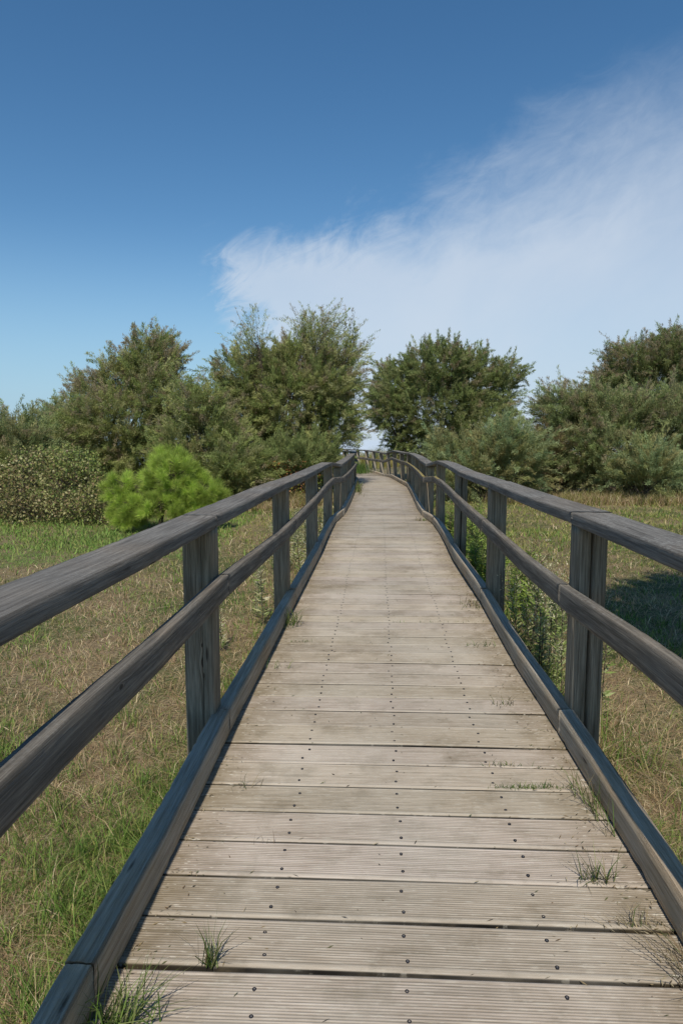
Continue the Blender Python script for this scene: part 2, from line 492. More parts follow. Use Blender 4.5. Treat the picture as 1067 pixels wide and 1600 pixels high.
def post(P0, top, w_, d_, yaw, side, mat, parent, seed, lean=(0, 0), bottom=-0.62, groove=None):
    """square post; P0 = inner far corner in plan, w_ across, d_ along the walk"""
    rg = np.random.default_rng(seed)
    e = 0.008
    t_ = np.array([math.sin(yaw), math.cos(yaw)]); n_ = np.array([t_[1], -t_[0]]) * side
    # plan outline: inner-far -> inner-near -> outer-near -> outer-far, u outward, t negative towards the near side
    pl = []
    for q in np.linspace(0, 1, 4):
        pl.append((0.0, -e - (d_ - 2 * e) * q))
    near = np.linspace(0, 1, 7)
    for q in near:
        pl.append((e + (w_ - 2 * e) * q, -d_))
    if groove:
        gi, gw, gd = groove
        u0 = w_ * gi
        base = [x for x in pl[4:] if abs(x[0] - u0) > gw]
        lo = [x for x in base if x[0] < u0]; hi = [x for x in base if x[0] > u0]
        pl = pl[:4] + lo + [(u0 - gw * .5, -d_), (u0 - gw * .25, -d_ + gd), (u0 + gw * .2, -d_ + gd), (u0 + gw * .5, -d_)] + hi
    for q in np.linspace(0, 1, 4):
        pl.append((w_, -d_ + e + (d_ - 2 * e) * q))
    for q in np.linspace(0, 1, 4):
        pl.append((w_ - e - (w_ - 2 * e) * q, 0.0))
    pl = np.array(pl); k = len(pl)
    z = np.arange(bottom, top, 0.06); z = np.append(z, top); n = len(z)
    peri = np.concatenate([[0], np.cumsum(np.linalg.norm(np.diff(pl, axis=0), axis=1))])
    wear = np.clip(rg.normal(0, .0012, (1, k)) + np.cumsum(rg.normal(0, .0004, (n, k)), 0) * .3, -.003, .003)
    c = np.array([w_ / 2, -d_ / 2])
    dvec = pl - c; dvec /= np.linalg.norm(dvec, axis=1)[:, None]
    U = pl[None, :, :] + dvec[None] * wear[..., None]
    zz = z[:, None]
    lx, ly = lean
    V = np.zeros((n, k, 3))
    V[..., 0] = P0[0] + n_[0] * U[..., 0] + t_[0] * U[..., 1] + lx * zz
    V[..., 1] = P0[1] + n_[1] * U[..., 0] + t_[1] * U[..., 1] + ly * zz
    V[..., 2] = zz
    off = 0 if mat is M_POSTK else seed * 0.83 % 4
    uv = np.stack([np.repeat(z, k) + (0 if mat is M_POSTK else seed * 1.7 % 9), np.tile(peri, n) + off], 1)
    i, j = np.meshgrid(np.arange(n - 1), np.arange(k), indexing='ij')
    j2 = (j + 1) % k
    A = np.stack([i * k + j, i * k + j2, (i + 1) * k + j2, (i + 1) * k + j], -1).reshape(-1, 4)
    F = [A, np.array([np.arange(k) + (n - 1) * k]), np.array([np.arange(k)[::-1]])]
    if side < 0:
        F = [f[:, ::-1] for f in F]
    return np_mesh('post', V.reshape(-1, 3), F, mat, parent, uv=uv)


# ------------------------------------------------------------------ survey of the walkway (inner kerb faces): x, y, deck z, handrail top, mid rail top, kerb top
LEFT = np.array([
    (-.700, -1.6, 0, 1.03, .76, .12), (-.600, 1.45, 0, 1.03, .757, .118), (-.562, 2.05, 0, 1.03, .757, .122),
    (-.520, 3.06, 0, 1.03, .756, .128), (-.478, 3.76, 0, 1.032, .742, .13), (-.419, 4.94, 0, 1.035, .712, .13),
    (-.365, 5.90, 0, 1.03, .715, .13), (-.319, 6.76, 0, 1.025, .725, .13), (-.264, 7.73, 0, 1.025, .74, .13),
    (-.190, 9.58, 0, 1.02, .758, .13), (-.110, 11.1, 0, 1.015, .765, .13), (.050, 12.4, 0, .935, .71, .12),
    (.152, 14.1, 0, .95, .70, .12), (.300, 17.0, 0, .965, .69, .12), (.420, 19.6, 0, .98, .69, .12),
    (.560, 22.9, 0, 1.0, .70, .12), (.48, 25.0, -.02, .98, .68, .10), (.22, 27.0, -.01, .95, .66, .10),
    (-.25, 28.4, .05, .96, .66, .17), (-.9, 29.8, .08, .97, .67, .19), (-1.9, 31.4, .08, .97, .67, .19), (-3.9, 33.6, .08, .98, .68, .19)])
RIGHT = np.array([
    (.835, -1.6, 0, 1.04, .75, .13), (.926, 1.72, 0, 1.04, .745, .13), (.956, 2.14, 0, 1.04, .735, .13),
    (1.009, 3.06, 0, 1.04, .70, .13), (1.049, 3.97, 0, 1.035, .705, .13), (1.112, 4.87, 0, 1.03, .71, .13),
    (1.160, 5.57, 0, 1.03, .715, .14), (1.195, 6.40, 0, 1.03, .735, .15), (1.252, 7.57, 0, 1.03, .765, .15),
    (1.341, 8.65, 0, 1.035, .775, .15), (1.435, 9.95, 0, 1.045, .785, .14), (1.489, 11.1, 0, 1.045, .79, .13),
    (1.460, 12.3, 0, .95, .71, .10), (1.513, 13.6, 0, .98, .76, .13), (1.714, 16.6, 0, 1.0, .745, .14),
    (1.92, 20.1, 0, 1.0, .72, .13), (1.87, 22.2, 0, .985, .725, .12), (1.82, 25.3, 0, 1.0, .75, .12),
    (1.66, 27.0, -.07, .87, .585, .04), (1.36, 28.4, 0, .915, .60, .10),
    (.96, 29.8, .06, .955, .63, .16), (.55, 30.9, .08, .96, .66, .18), (-.2, 32.4, .08, .97, .67, .19), (-1.3, 34.0, .08, .98, .68, .19), (-3.2, 36.2, .08, .98, .68, .19)])


def at_y(S, y, c):
    return float(np.interp(y, S[:, 1], S[:, c]))


def span(S, y0, y1, zc, off, side):
    """points of S between y0 and y1, pushed outward by off, z from column zc"""
    ys = [y0] + [p[1] for p in S if y0 + .05 < p[1] < y1 - .05] + [y1]
    out = []
    for y in ys:
        x = at_y(S, y, 0)
        dx = (at_y(S, y + .4, 0) - at_y(S, y - .4, 0)) / .8
        L = math.hypot(dx, 1)
        out.append((x + side * off / L, y - side * off * dx / L, at_y(S, y, zc)))
    return out


# ------------------------------------------------------------------ ground and sea
def ground_z(x, y):
    z = -0.40 + 0.03 * np.sin(x * 1.3 + 0.7) * np.sin(y * 0.9) + 0.02 * np.sin(x * 3.1 + y * 2.3)
    far = np.clip((y - 48) / 30, 0, 1)
    return z - 3.4 * far * far * (3 - 2 * far)


gx = np.unique(np.concatenate([np.linspace(-12, 14, 131), -12 - np.geomspace(.3, 900, 40), 14 + np.geomspace(.3, 900, 40)]))
gy = np.unique(np.concatenate([np.linspace(-2, 26, 141), np.linspace(26, 80, 60), -2 - np.geomspace(.3, 900, 40), [84, 95, 120]]))
GX, GY = np.meshgrid(gx, gy)
GZ = ground_z(GX, GY)
V = np.stack([GX, GY, GZ], -1).reshape(-1, 3)
ny_, nx_ = GX.shape
i, j = np.meshgrid(np.arange(ny_ - 1), np.arange(nx_ - 1), indexing='ij')
F = np.stack([i * nx_ + j, i * nx_ + j + 1, (i + 1) * nx_ + j + 1, (i + 1) * nx_ + j], -1).reshape(-1, 4)
g_ = np_mesh('ground', V, F, M_GROUND, smooth=True); g_['kind'] = 'structure'
sx = np.array([[-9000, 60, -3.1], [9000, 60, -3.1], [9000, 9000, -3.1], [-9000, 9000, -3.1]])
s_ = np_mesh('sea', sx, np.array([[0, 1, 2, 3]]), M_SEA); s_['kind'] = 'structure'

# ------------------------------------------------------------------ boardwalk
walk = thing('boardwalk', 'raised walkway of ribbed grey-brown planks running away to the gap in the trees', 'boardwalk', (0, 0, 0))
rg = np.random.default_rng(7)
VV, FF, CC, UU = [], [], [], []
vbase = 0
screws = []
y = 1.622 - 0.1905 * 17
k_ = 0
CL = None
def centre(yc):
    xl = at_y(LEFT, yc, 0); xr = at_y(RIGHT, yc, 0)
    return xl, xr, 0.5 * (at_y(LEFT, yc, 2) + at_y(RIGHT, yc, 2))
while y < 33.4:
    yc = y + 0.09525
    xl, xr, zc = centre(yc)
    c0 = 0.5 * (xl + xr)
    xl2, xr2, _ = centre(yc + .5); xl1, xr1, _ = centre(yc - .5)
    slope = (0.5 * (xl2 + xr2) - 0.5 * (xl1 + xr1))
    if yc < 11:
        slope = min(slope, 0.045)
    ang = math.atan(slope) + rg.normal(0, 0.0022)
    half = (xr - xl) / 2 + 0.045
    gap = {16: .013, 17: .013, 18: .011, 19: .008, 20: .006, 21: .006}.get(k_, abs(rg.normal(0.004, 0.002)) + 0.003)
    dth = 0.1905 - gap
    z0 = zc + rg.normal(0, 0.0012); tilt = rg.normal(0, 0.006)
    near = yc < 9.5
    # profile across the plank, from near edge to far edge: smooth rounded nosing, then ribs
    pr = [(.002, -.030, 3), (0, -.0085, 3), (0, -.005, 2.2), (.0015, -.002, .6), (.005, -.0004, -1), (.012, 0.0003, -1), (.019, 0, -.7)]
    if near:
        nr = 16; x0 = .022; pitch = (dth - .030) / nr
        for q in range(nr):
            xa = x0 + q * pitch
            pr += [(xa + pitch * .12, -.0018, 1), (xa + pitch * .32, -.0019, 1), (xa + pitch * .48, -.0002, 0), (xa + pitch * .92, 0, 0)]
    else:
        for q in range(5):
            pr.append((.022 + (dth - .030) * (q + .5) / 5, 0, .25))
    pr += [(dth - .006, 0, 0), (dth - .001, -.002, .8), (dth, -.006, 2.5), (dth, -.030, 3)]
    pr = np.array(pr); kp = len(pr)
    nl = 26 if near else 8
    U = np.linspace(-half, half, nl)
    # worn shallow waves along the length
    ph = rg.uniform(0, 6.28, 4)
    bowv = 0.0012 * np.sin(U * 2.1 + ph[0]) + 0.0006 * np.sin(U * 5 + ph[1])
    bowy = 0.0012 * np.sin(U * 1.5 + ph[2])
    ca, sa = math.cos(ang), math.sin(ang)
    ly = pr[:, 0][None, :] - dth / 2 + bowy[:, None]
    lx = np.repeat(U[:, None], kp, 1)
    depth_var = 1.0
    if near:
        depth_var = (0.55 + 0.45 * np.clip(np.abs(U) / half * 1.6, 0, 1))[:, None] * np.ones((1, kp))
        depth_var = np.where(pr[:, 2][None, :] > .5, depth_var, 1.0)
    lz = z0 + pr[:, 1][None, :] * depth_var + bowv[:, None] + tilt * ly
    X = c0 + lx * ca + ly * sa
    Y = yc - lx * sa + ly * ca
    V = np.stack([X, Y, lz + 0 * X], -1).reshape(-1, 3)
    i, j = np.meshgrid(np.arange(nl - 1), np.arange(kp - 1), indexing='ij')
    F = np.stack([i * kp + j, (i + 1) * kp + j, (i + 1) * kp + j + 1, i * kp + j + 1], -1).reshape(-1, 4)
    tone = rg.beta(2.2, 2.2); hue = rg.random()
    col = np.zeros((nl, kp, 4))
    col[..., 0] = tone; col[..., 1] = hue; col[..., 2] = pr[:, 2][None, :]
    col[..., 3] = np.clip((np.abs(U) - half + 0.30) / 0.30, 0, 1)[:, None] ** 1.3
    uvx = lx + rg.uniform(0, 40); uvy = np.repeat(pr[:, 0][None, :], nl, 0) + k_ * 0.31
    VV.append(V); FF.append(F + vbase); CC.append(col.reshape(-1, 4)); UU.append(np.stack([uvx, uvy + 0 * uvx], -1).reshape(-1, 2))
    vbase += len(V)
    if yc > 1.1:
        for ux in (-.385, 0.0, .395):
            for uy in (-.047, .043):
                jx, jy = rg.normal(0, .006), rg.normal(0, .004)
                lx_, ly_ = ux + jx, uy + jy
                screws.append((c0 + lx_ * ca + ly_ * sa, yc - lx_ * sa + ly_ * ca, z0 + tilt * ly_ + 0.0016, rg.uniform(0, 6)))
    y += 0.1905; k_ += 1
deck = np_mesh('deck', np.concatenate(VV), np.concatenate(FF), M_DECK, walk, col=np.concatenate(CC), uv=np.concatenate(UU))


def screw_geo(detail=True):
    ns = 12
    a_ = np.linspace(0, 2 * math.pi, ns, endpoint=False)
    rings = [(.0054, -.004), (.0056, .0003), (.0051, .0009), (.0030, .0009), (.0026, -.0004), (.0010, -.0004)]
    V = []
    for r_, z_ in rings:
        V += [(r_ * math.cos(q), r_ * math.sin(q), z_) for q in a_]
    F = []
    for q in range(len(rings) - 1):
        for s in range(ns):
            F.append((q * ns + s, q * ns + (s + 1) % ns, (q + 1) * ns + (s + 1) % ns, (q + 1) * ns + s))
    return np.array(V), np.array(F), np.arange(ns) + (len(rings) - 1) * ns


sv, sf, scap = screw_geo()
screws.sort(key=lambda s: s[1])
s0 = np_mesh('screw_head', sv, [sf, np.array([scap])], M_SCREW, deck)
s0.data.materials.append(M_SCREWC)
for p_ in s0.data.polygons:
    if p_.index >= 12 * 4:
        p_.material_index = 1
s0.location = screws[0][:3]
for q, s in enumerate(screws[1:100]):
    c = s0.copy(); COL.objects.link(c); c.parent = deck
    c.location = s[:3]; c.rotation_euler = (0, 0, s[3])
VV, FF = [], []
ns = 8
a_ = np.linspace(0, 2 * math.pi, ns, endpoint=False)
disc = np.stack([.0062 * np.cos(a_), .0062 * np.sin(a_), 0 * a_ + .0012], 1)
rest = [s for s in screws[100:] if s[1] < 30]
for q, s in enumerate(rest):
    VV.append(disc + np.array(s[:3])); FF.append(np.arange(ns) + q * ns)
far_s = np_mesh('screw_heads', np.concatenate(VV), np.array(FF), M_SCREW, deck); far_s['kind'] = 'stuff'

# kerb boards and the beams under the deck
LCUT = [-1.6, 1.52, 3.06, 5.62, 8.3, 11.13, 12.42, 14.5, 17.0, 19.6, 22.5, 25.0, 27.0, 28.4, 29.8, 31.4, 33.6]
RCUT = [-1.6, 3.06, 5.6, 8.1, 11.0, 12.3, 14.0, 16.6, 19.0, 21.2, 23.4, 25.4, 27.0, 28.4, 29.8, 30.9, 32.4, 34.0, 36.2]
for S, CUT, side, sd0 in ((LEFT, LCUT, -1, 100), (RIGHT, RCUT, 1, 200)):
    for q in range(len(CUT) - 1):
        pts = span(S, CUT[q], CUT[q + 1], 5, 0.0, side)
        r_ = random.Random(sd0 + q)
        dz = r_.uniform(-.004, .004)
        pts = [(x, y, z + dz) for x, y, z in pts]
        near = CUT[q] < 9
        board('kerb_board', pts, .072 + r_.uniform(-.003, .003), .118, side, M_KERB, walk, step=.035 if near else .15,
              bev=.006, rough=.0015 if near else .001, seed=sd0 + q)
    for q, off in enumerate((0.02, 0.30) if side < 0 else (0.02,)):
        pts = [(x, y, z - .034) for x, y, z in span(S, -1.6, 33.0, 2, -off, side)]
        board('beam', pts, .07, .14, side, M_POST, walk, step=.5, seed=sd0 + 60 + q)
mid_pts = []
for yy in np.linspace(-1.6, 33, 50):
    xl, xr, zc = centre(yy)
    mid_pts.append((0.5 * (xl + xr) - .035, yy, zc - .034))
board('beam', mid_pts, .07, .14, 1, M_POST, walk, step=.5, seed=299)

# ------------------------------------------------------------------ railings
POSTL = [.45, 3.11, 5.67, 8.36, 11.19, 12.48, 14.5, 16.9, 19.4, 22.3, 24.9, 26.9, 28.5, 29.8, 31.3, 33.3]
POSTR = [.40, 3.17, 5.67, 8.16, 11.11, 12.29, 14.06, 16.3, 18.6, 20.6, 22.6, 25.3, 26.7, 27.9, 28.9, 29.8, 30.8, 31.8, 32.8, 33.9, 35.2]
railL = thing('railing', 'dark grey timber railing along the left edge of the boardwalk', 'railing', (-.6, 1.5, 0))
railR = thing('railing', 'dark grey timber railing along the right edge, its mid rail streaked with yellow lichen', 'railing', (.93, 1.5, 0))
for rail, S, PY, side, sd0, cw, mc, mm in ((railL, LEFT, POSTL, -1, 300, .165, M_CAP, M_MID), (railR, RIGHT, POSTR, 1, 400, .185, M_CAPR, M_MIDR)):
    org = Vector(rail.location)
    parts = []
    for q, py in enumerate(PY):
        r_ = random.Random(sd0 + q * 7)
        x = at_y(S, py, 0)
        dx = (at_y(S, py + .4, 0) - at_y(S, py - .4, 0)) / .8
        yaw = math.atan(dx)
        n_ = np.array([math.cos(yaw), -math.sin(yaw)]) * side
        P0 = (x + n_[0] * .051, py + n_[1] * .051)
        top = at_y(S, py, 3) - .056
        lean = (r_.uniform(-.008, .008), r_.uniform(-.006, .006))
        if py > 22 and side > 0:
            lean = (-.05 + r_.uniform(-.02, .02), r_.uniform(-.02, .02))
            P0 = (P0[0] + .05, P0[1])
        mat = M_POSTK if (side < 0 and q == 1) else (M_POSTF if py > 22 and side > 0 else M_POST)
        groove = {(1, 1): (.50, .014, .045), (1, 3): (.52, .016, .045), (-1, 1): (.38, .003, .01)}.get((side, q))
        parts.append(post(P0, top, .135 + r_.uniform(-.006, .006), .115, yaw, side, mat, rail, sd0 + q, lean=lean, groove=groove))
    cuts = [-1.6] + [py - .035 for py in PY[1:]] + [S[-1, 1] - .3]
    for q in range(len(cuts) - 1):
        if q > 0 and cuts[q + 1] - cuts[q] < .4:
            continue
        r_ = random.Random(sd0 + q * 13)
        near = cuts[q] < 9
        pts = span(S, cuts[q], cuts[q + 1], 3, .046, side)
        dz = r_.uniform(-.003, .003)
        pts = [(x, y, z + dz) for x, y, z in pts]
        parts.append(board('handrail', pts, cw if cuts[q] < 24.5 else .12, .055, side, mc, rail, step=.04 if near else .15, bev=.004,
                           rough=.0009, seed=sd0 + 30 + q, roll=r_.uniform(-.01, .01)))
        o2 = .02 if side < 0 else .0
        pts = span(S, cuts[q] + o2, cuts[q + 1] + o2, 4, .0, side)
        mat = M_MIDK if (side < 0 and q == 0) else mm
        parts.append(board('mid_rail', pts, .049, .10, side, mat, rail, step=.04 if near else .15, bev=.004,
                           rough=.0008, seed=sd0 + 60 + q))
    for o in parts:
        o.location = (-org.x, -org.y, -org.z)


# ------------------------------------------------------------------ plants
def unit(v):
    return v / np.maximum(np.linalg.norm(v, axis=-1, keepdims=True), 1e-9)


def leaf_quads(P, D, L, Wd, rg):
    sd_ = unit(np.cross(D, rg.normal(size=P.shape)))
    L = L[:, None]; Wd = Wd[:, None]
    mid = P + D * L * .45
    V = np.stack([P, mid + sd_ * Wd * .5, P + D * L, mid - sd_ * Wd * .5], 1)
    F = np.arange(len(P) * 4).reshape(-1, 4)
    return V.reshape(-1, 3), F


def tube(path, r0, r1, ns=6):
    path = np.asarray(path, float); n = len(path)
    T = unit(np.gradient(path, axis=0))
    ref = np.array([0.3, 0.9, 0.1]) if abs(T[0, 2]) > .5 else np.array([0, 0, 1.0])
    A = unit(np.cross(T, ref)); B = np.cross(T, A)
    q = np.linspace(0, 2 * math.pi, ns, endpoint=False)
    r_ = np.linspace(r0, r1, n)[:, None, None]
    V = path[:, None, :] + r_ * (A[:, None, :] * np.cos(q)[None, :, None] + B[:, None, :] * np.sin(q)[None, :, None])
    i, j = np.meshgrid(np.arange(n - 1), np.arange(ns), indexing='ij')
    j2 = (j + 1) % ns
    F = np.stack([i * ns + j, i * ns + j2, (i + 1) * ns + j2, (i + 1) * ns + j], -1).reshape(-1, 4)
    return V.reshape(-1, 3), F


def join_tubes(ts):
    V, F, b_ = [], [], 0
    for v, f in ts:
        V.append(v); F.append(f + b_); b_ += len(v)
    return np.concatenate(V), np.concatenate(F)


def limb(p0, p1, r0, r1, rg, n=7, wob=.12, ns=6):
    t = np.linspace(0, 1, n)[:, None]
    p0 = np.asarray(p0, float); p1 = np.asarray(p1, float)
    L = np.linalg.norm(p1 - p0)
    path = p0 + (p1 - p0) * t + np.sin(t * math.pi) * rg.normal(0, wob * L * .5, 3) + np.sin(t * 2 * math.pi) * rg.normal(0, wob * L * .25, 3)
    path[:, 2] += -np.sin(t[:, 0] * math.pi) * .04 * L
    return tube(path, r0, r1, ns), path


def tamarisk(label, base, lobes, seed, cols, tip=None, tipf=.3, dens=1.0, leafL=.088, leafW=.0140, up=.42, group=None, stems=3, name='tamarisk_tree', cat='tree', pl=(.36, .86), depth=.85):
    """lobes: (x, z above datum, rx, rz, density[, y offset]) ; base = (x, y)"""
    rg = np.random.default_rng(seed)
    bx, by = base
    bz = float(ground_z(np.array(bx), np.array(by)))
    root = thing(name, label, cat, (bx, by, bz), group)
    ts = []; P_, D_, L_, C_ = [], [], [], []
    cols = np.array(cols)
    crown_c = np.array([np.mean([l[0] for l in lobes]), by, np.mean([l[1] for l in lobes]) - .6])
    stem_b = [np.array([bx + rg.normal(0, .25), by + rg.normal(0, .25), bz - .1]) for _ in range(stems)]
    for li, lb in enumerate(lobes):
        lx, lz, rx, rz, dn = lb[:5]
        oy = lb[5] if len(lb) > 5 else rg.normal(0, .35)
        ry = (rx + rz) * .5 * depth + .25
        c = np.array([lx, by + oy, lz])
        sb = stem_b[li % stems]
        (tb, path) = limb(sb, c, .075 + .02 * rx, .022, rg, 9, .10)
        ts.append(tb)
        area = rx * rz + rx * ry + ry * rz
        npl = int(area * 165 * dens * max(dn, .25))
        d = unit(rg.normal(size=(npl, 3)))
        rad = rg.uniform(.30, 1.0, npl) ** .55
        # lumpy outline: a few random bumps and hollows in every lobe
        bump = np.zeros(npl)
        for _ in range(9):
            bd = unit(rg.normal(size=3)); bump += np.exp((d @ bd - 1) * 9) * rg.uniform(-.28, .30)
        rad = rad * (1 + bump)
        root_p = c + d * rad[:, None] * np.array([rx, ry, rz])
        # holes
        hole = np.sin(root_p[:, 0] * 3.1 + seed) * np.sin(root_p[:, 2] * 3.7 + seed * 2) * np.sin(root_p[:, 1] * 2.6)
        keep = (hole > -.52) & (root_p[:, 2] > bz + .05)
        root_p, d = root_p[keep], d[keep]; npl = len(root_p)
        if not npl:
            continue
        outw = unit(root_p - crown_c)
        dirp = unit(outw * .55 + d * .35 + np.array([0, 0, up]) + rg.normal(0, .38, (npl, 3)))
        # limbs to some plume roots
        for q in range(int(7 + 10 * (dn < .6))):
            e = root_p[rg.integers(npl)]
            a0 = path[rg.integers(4, 9)]
            ts.append(limb(a0, e, .016, .005, rg, 6, .14, 4)[0])
        plen = rg.uniform(pl[0], pl[1], npl) * (1.0 if dn >= .6 else 1.45)
        nlf = int(160 if dn >= .6 else 75)
        t = rg.random((npl, nlf)) ** .8
        bend = rg.normal(0, .22, (npl, 3)); bend[:, 2] -= .12
        cen = root_p[:, None, :] + dirp[:, None, :] * (t * plen[:, None])[..., None] + bend[:, None, :] * (t ** 2 * plen[:, None])[..., None]
        rr = (.014 + .052 * (1 - t) ** .8) * (1.0 if dn >= .6 else .8)
        cen = cen + rg.normal(size=cen.shape) * rr[..., None]
        ld = unit(dirp[:, None, :] * 1.0 + rg.normal(0, .42, cen.shape))
        ci = rg.integers(0, len(cols), npl)
        cc = cols[ci] * rg.uniform(.85, 1.40, (npl, 1))
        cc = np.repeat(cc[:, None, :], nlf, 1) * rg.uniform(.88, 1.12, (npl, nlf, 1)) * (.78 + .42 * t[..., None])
        if tip is not None:
            isp = (rg.random(npl) < tipf * np.clip((root_p[:, 2] - bz) / 3.2, .1, 1.3))[:, None] & (t > .45)
            cc[isp] = np.array(tip) * rg.uniform(.7, 1.3, (isp.sum(), 1))
        P_.append(cen.reshape(-1, 3)); D_.append(ld.reshape(-1, 3)); C_.append(cc.reshape(-1, 3))
        if dn < .6:       # bare wands that carry the loose plumes
            for q in range(0, npl, 3):
                e = root_p[q] + dirp[q] * plen[q] * .9
                ts.append(limb(root_p[q] - dirp[q] * .55, e, .007, .003, rg, 5, .05, 3)[0])
    P = np.concatenate(P_); D = np.concatenate(D_); C = np.concatenate(C_)
    ok = P[:, 2] > bz
    P, D, C = P[ok], D[ok], C[ok]
    V, F = leaf_quads(P, D, rg.uniform(.6, 1.3, len(P)) * leafL, rg.uniform(.7, 1.3, len(P)) * leafW, rg)
    off = np.array([bx, by, bz])
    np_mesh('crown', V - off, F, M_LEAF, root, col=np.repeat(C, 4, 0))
    V, F = join_tubes(ts)
    np_mesh('trunk', V - off, F, M_BARK, root, smooth=True)
    return root


OLIVE = [(.26, .30, .10), (.31, .325, .12), (.22, .265, .09), (.33, .33, .15)]
GREYG = [(.24, .28, .115), (.28, .31, .14), (.20, .245, .09), (.31, .30, .14)]
DARKG = [(.215, .26, .092), (.25, .285, .11), (.185, .225, .08), (.27, .285, .12)]
BLUEG = [(.245, .31, .145), (.285, .335, .165), (.25, .27, .105), (.31, .29, .13)]
RUST = [(.24, .19, .085), (.21, .185, .085), (.27, .21, .11), (.19, .20, .08)]
PINK = (.37, .31, .19)


tamarisk('dense olive tree with a domed crown left of the bright pine', (-7.15, 21.0),
         [(-5.84, 3.51, 0.72, 0.72, 1), (-6.82, 3.03, 0.76, 0.71, 1), (-7.94, 2.72, 0.44, 0.44, 0.7), (-5.36, 2.65, 0.63, 0.66, 1), (-6.51, 1.87, 1.18, 0.76, 1), (-7.69, 1.68, 0.66, 0.66, 0.9), (-6.05, 0.84, 1.1, 0.55, 1), (-5.57, 4.02, 0.39, 0.35, 0.6)],
         11, OLIVE, PINK, 0.35)
tamarisk('small grey-green bush peeping out behind the bramble thicket', (-10.08, 24.0),
         [(-9.94, 1.99, 0.54, 0.47, 1), (-10.41, 1.46, 0.47, 0.5, 0.9), (-9.48, 1.33, 0.45, 0.45, 0.9)],
         12, BLUEG, None, 0.0, stems=2)
tamarisk('grey-green bush cut off by the left edge of the view', (-8.66, 18.0),
         [(-8.7, 1.34, 0.51, 0.46, 0.9), (-8.21, 1.0, 0.4, 0.46, 0.9), (-9.46, 1.34, 0.54, 0.54, 1)],
         13, GREYG, PINK, 0.2, stems=2)
tamarisk('rounded olive tree standing between the domed tree and the tallest tree', (-3.80, 19.0),
         [(-3.91, 2.12, 0.54, 0.51, 1), (-3.52, 1.33, 0.71, 0.71, 1), (-4.35, 1.16, 0.48, 0.6, 1), (-2.82, 0.54, 0.64, 0.6, 1), (-3.8, 0.27, 0.78, 0.43, 1)],
         14, OLIVE, PINK, 0.2)
tamarisk('tallest tree with loose wispy upright shoots just left of the boardwalk', (-1.54, 21.0),
         [(-1.0, 4.5, 0.22, 0.5, 0.32), (-.55, 4.62, 0.26, 0.5, 0.3), (0.2, 4.15, 0.2, 0.45, 0.28), (-2.5, 4.15, .2, .35, .3), (-3.13, 3.1, 0.6, 0.72, 0.75), (-2.55, 3.85, 0.36, 0.5, 0.5), (-2.0, 3.3, 0.6, 0.70, 1), (-1.45, 3.75, 0.55, 0.48, 0.62), (-0.95, 4.0, 0.34, 0.5, 0.5), (-0.58, 4.05, 0.40, 0.48, 0.5), (-0.12, 3.95, 0.30, 0.55, 0.45), (0.26, 3.5, 0.27, 0.45, 0.4), (-1.2, 3.1, 0.75, 0.65, 1), (-0.36, 3.0, 0.7, 0.75, 1), (-1.62, 2.4, 0.94, 0.87, 1), (-2.7, 2.2, 0.75, 0.79, 1), (-0.2, 1.95, 0.5, 0.66, 0.9), (-2.62, 1.04, 1.1, 0.71, 1), (-1.05, 1.04, 0.71, 0.6, 1)],
         15, OLIVE, PINK, 0.22, stems=5, up=0.6, pl=(.34, .75))
tamarisk('broad dark olive tree right of the gap where the boardwalk disappears', (4.84, 31.0),
         [(4.47, 4.45, 1.28, 0.95, 1), (2.61, 3.93, 0.84, 0.89, 0.85), (6.05, 3.93, 0.97, 0.97, 1), (7.35, 3.93, 0.51, 0.8, 0.7), (2.09, 2.6, 0.65, 0.84, 0.85), (4.22, 2.74, 1.74, 1.21, 1), (6.39, 2.03, 1.28, 1.39, 1), (3.37, 1.32, 1.05, 0.58, 1), (5.4, 0.59, 1.63, 0.93, 1), (1.91, 3.36, 0.61, 0.51, 0.6)],
         16, DARKG, PINK, 0.12, stems=4, dens=.62, leafL=.115, leafW=.0185, pl=(.4, .95))
tamarisk('pale grey-green shrub in front of the broad tree right of the railing', (4.50, 19.5),
         [(4.76, 1.15, 0.61, 0.58, 1), (4.13, 0.64, 0.7, 0.61, 1), (5.23, 0.52, 0.41, 0.53, 1), (3.12, 0.94, 0.44, 0.37, 0.8), (3.41, 0.33, 0.58, 0.37, 1)],
         17, BLUEG, None, 0.0, stems=3)
tamarisk('wide grey-green thicket spreading towards the right edge of the view', (8.39, 21.0),
         [(6.6, 2.11, 0.54, 0.57, 0.9), (7.64, 2.01, 0.82, 0.72, 1), (8.91, 2.01, 0.87, 0.79, 1), (10.09, 1.82, 0.79, 0.94, 1), (7.19, 1.04, 0.87, 0.76, 1), (8.66, 0.84, 0.94, 0.76, 1), (10.34, 0.65, 0.79, 0.71, 1), (11.29, 1.33, 0.79, 0.94, 1)],
         18, GREYG, PINK, 0.3, stems=5)
tamarisk('darker tree rising behind the thicket at the right edge', (12.09, 26.0),
         [(10.94, 4.06, 0.82, 0.74, 1), (12.24, 4.42, 0.88, 0.78, 1), (10.13, 3.43, 0.47, 0.43, 0.8), (13.46, 4.06, 0.88, 0.94, 1), (11.7, 3.24, 1.36, 0.78, 1), (13.42, 2.52, 0.97, 0.97, 1)],
         19, DARKG, PINK, 0.35, stems=3)
tamarisk('rust-tinged brown shrub at the meadow edge between the pale shrub and the thicket', (6.75, 20.5),
         [(6.31, 0.47, 0.46, 0.55, 0.9), (6.95, 0.22, 0.49, 0.49, 0.9), (6.05, 1.14, 0.37, 0.34, 0.6)],
         20, RUST, None, 0.0, stems=2)
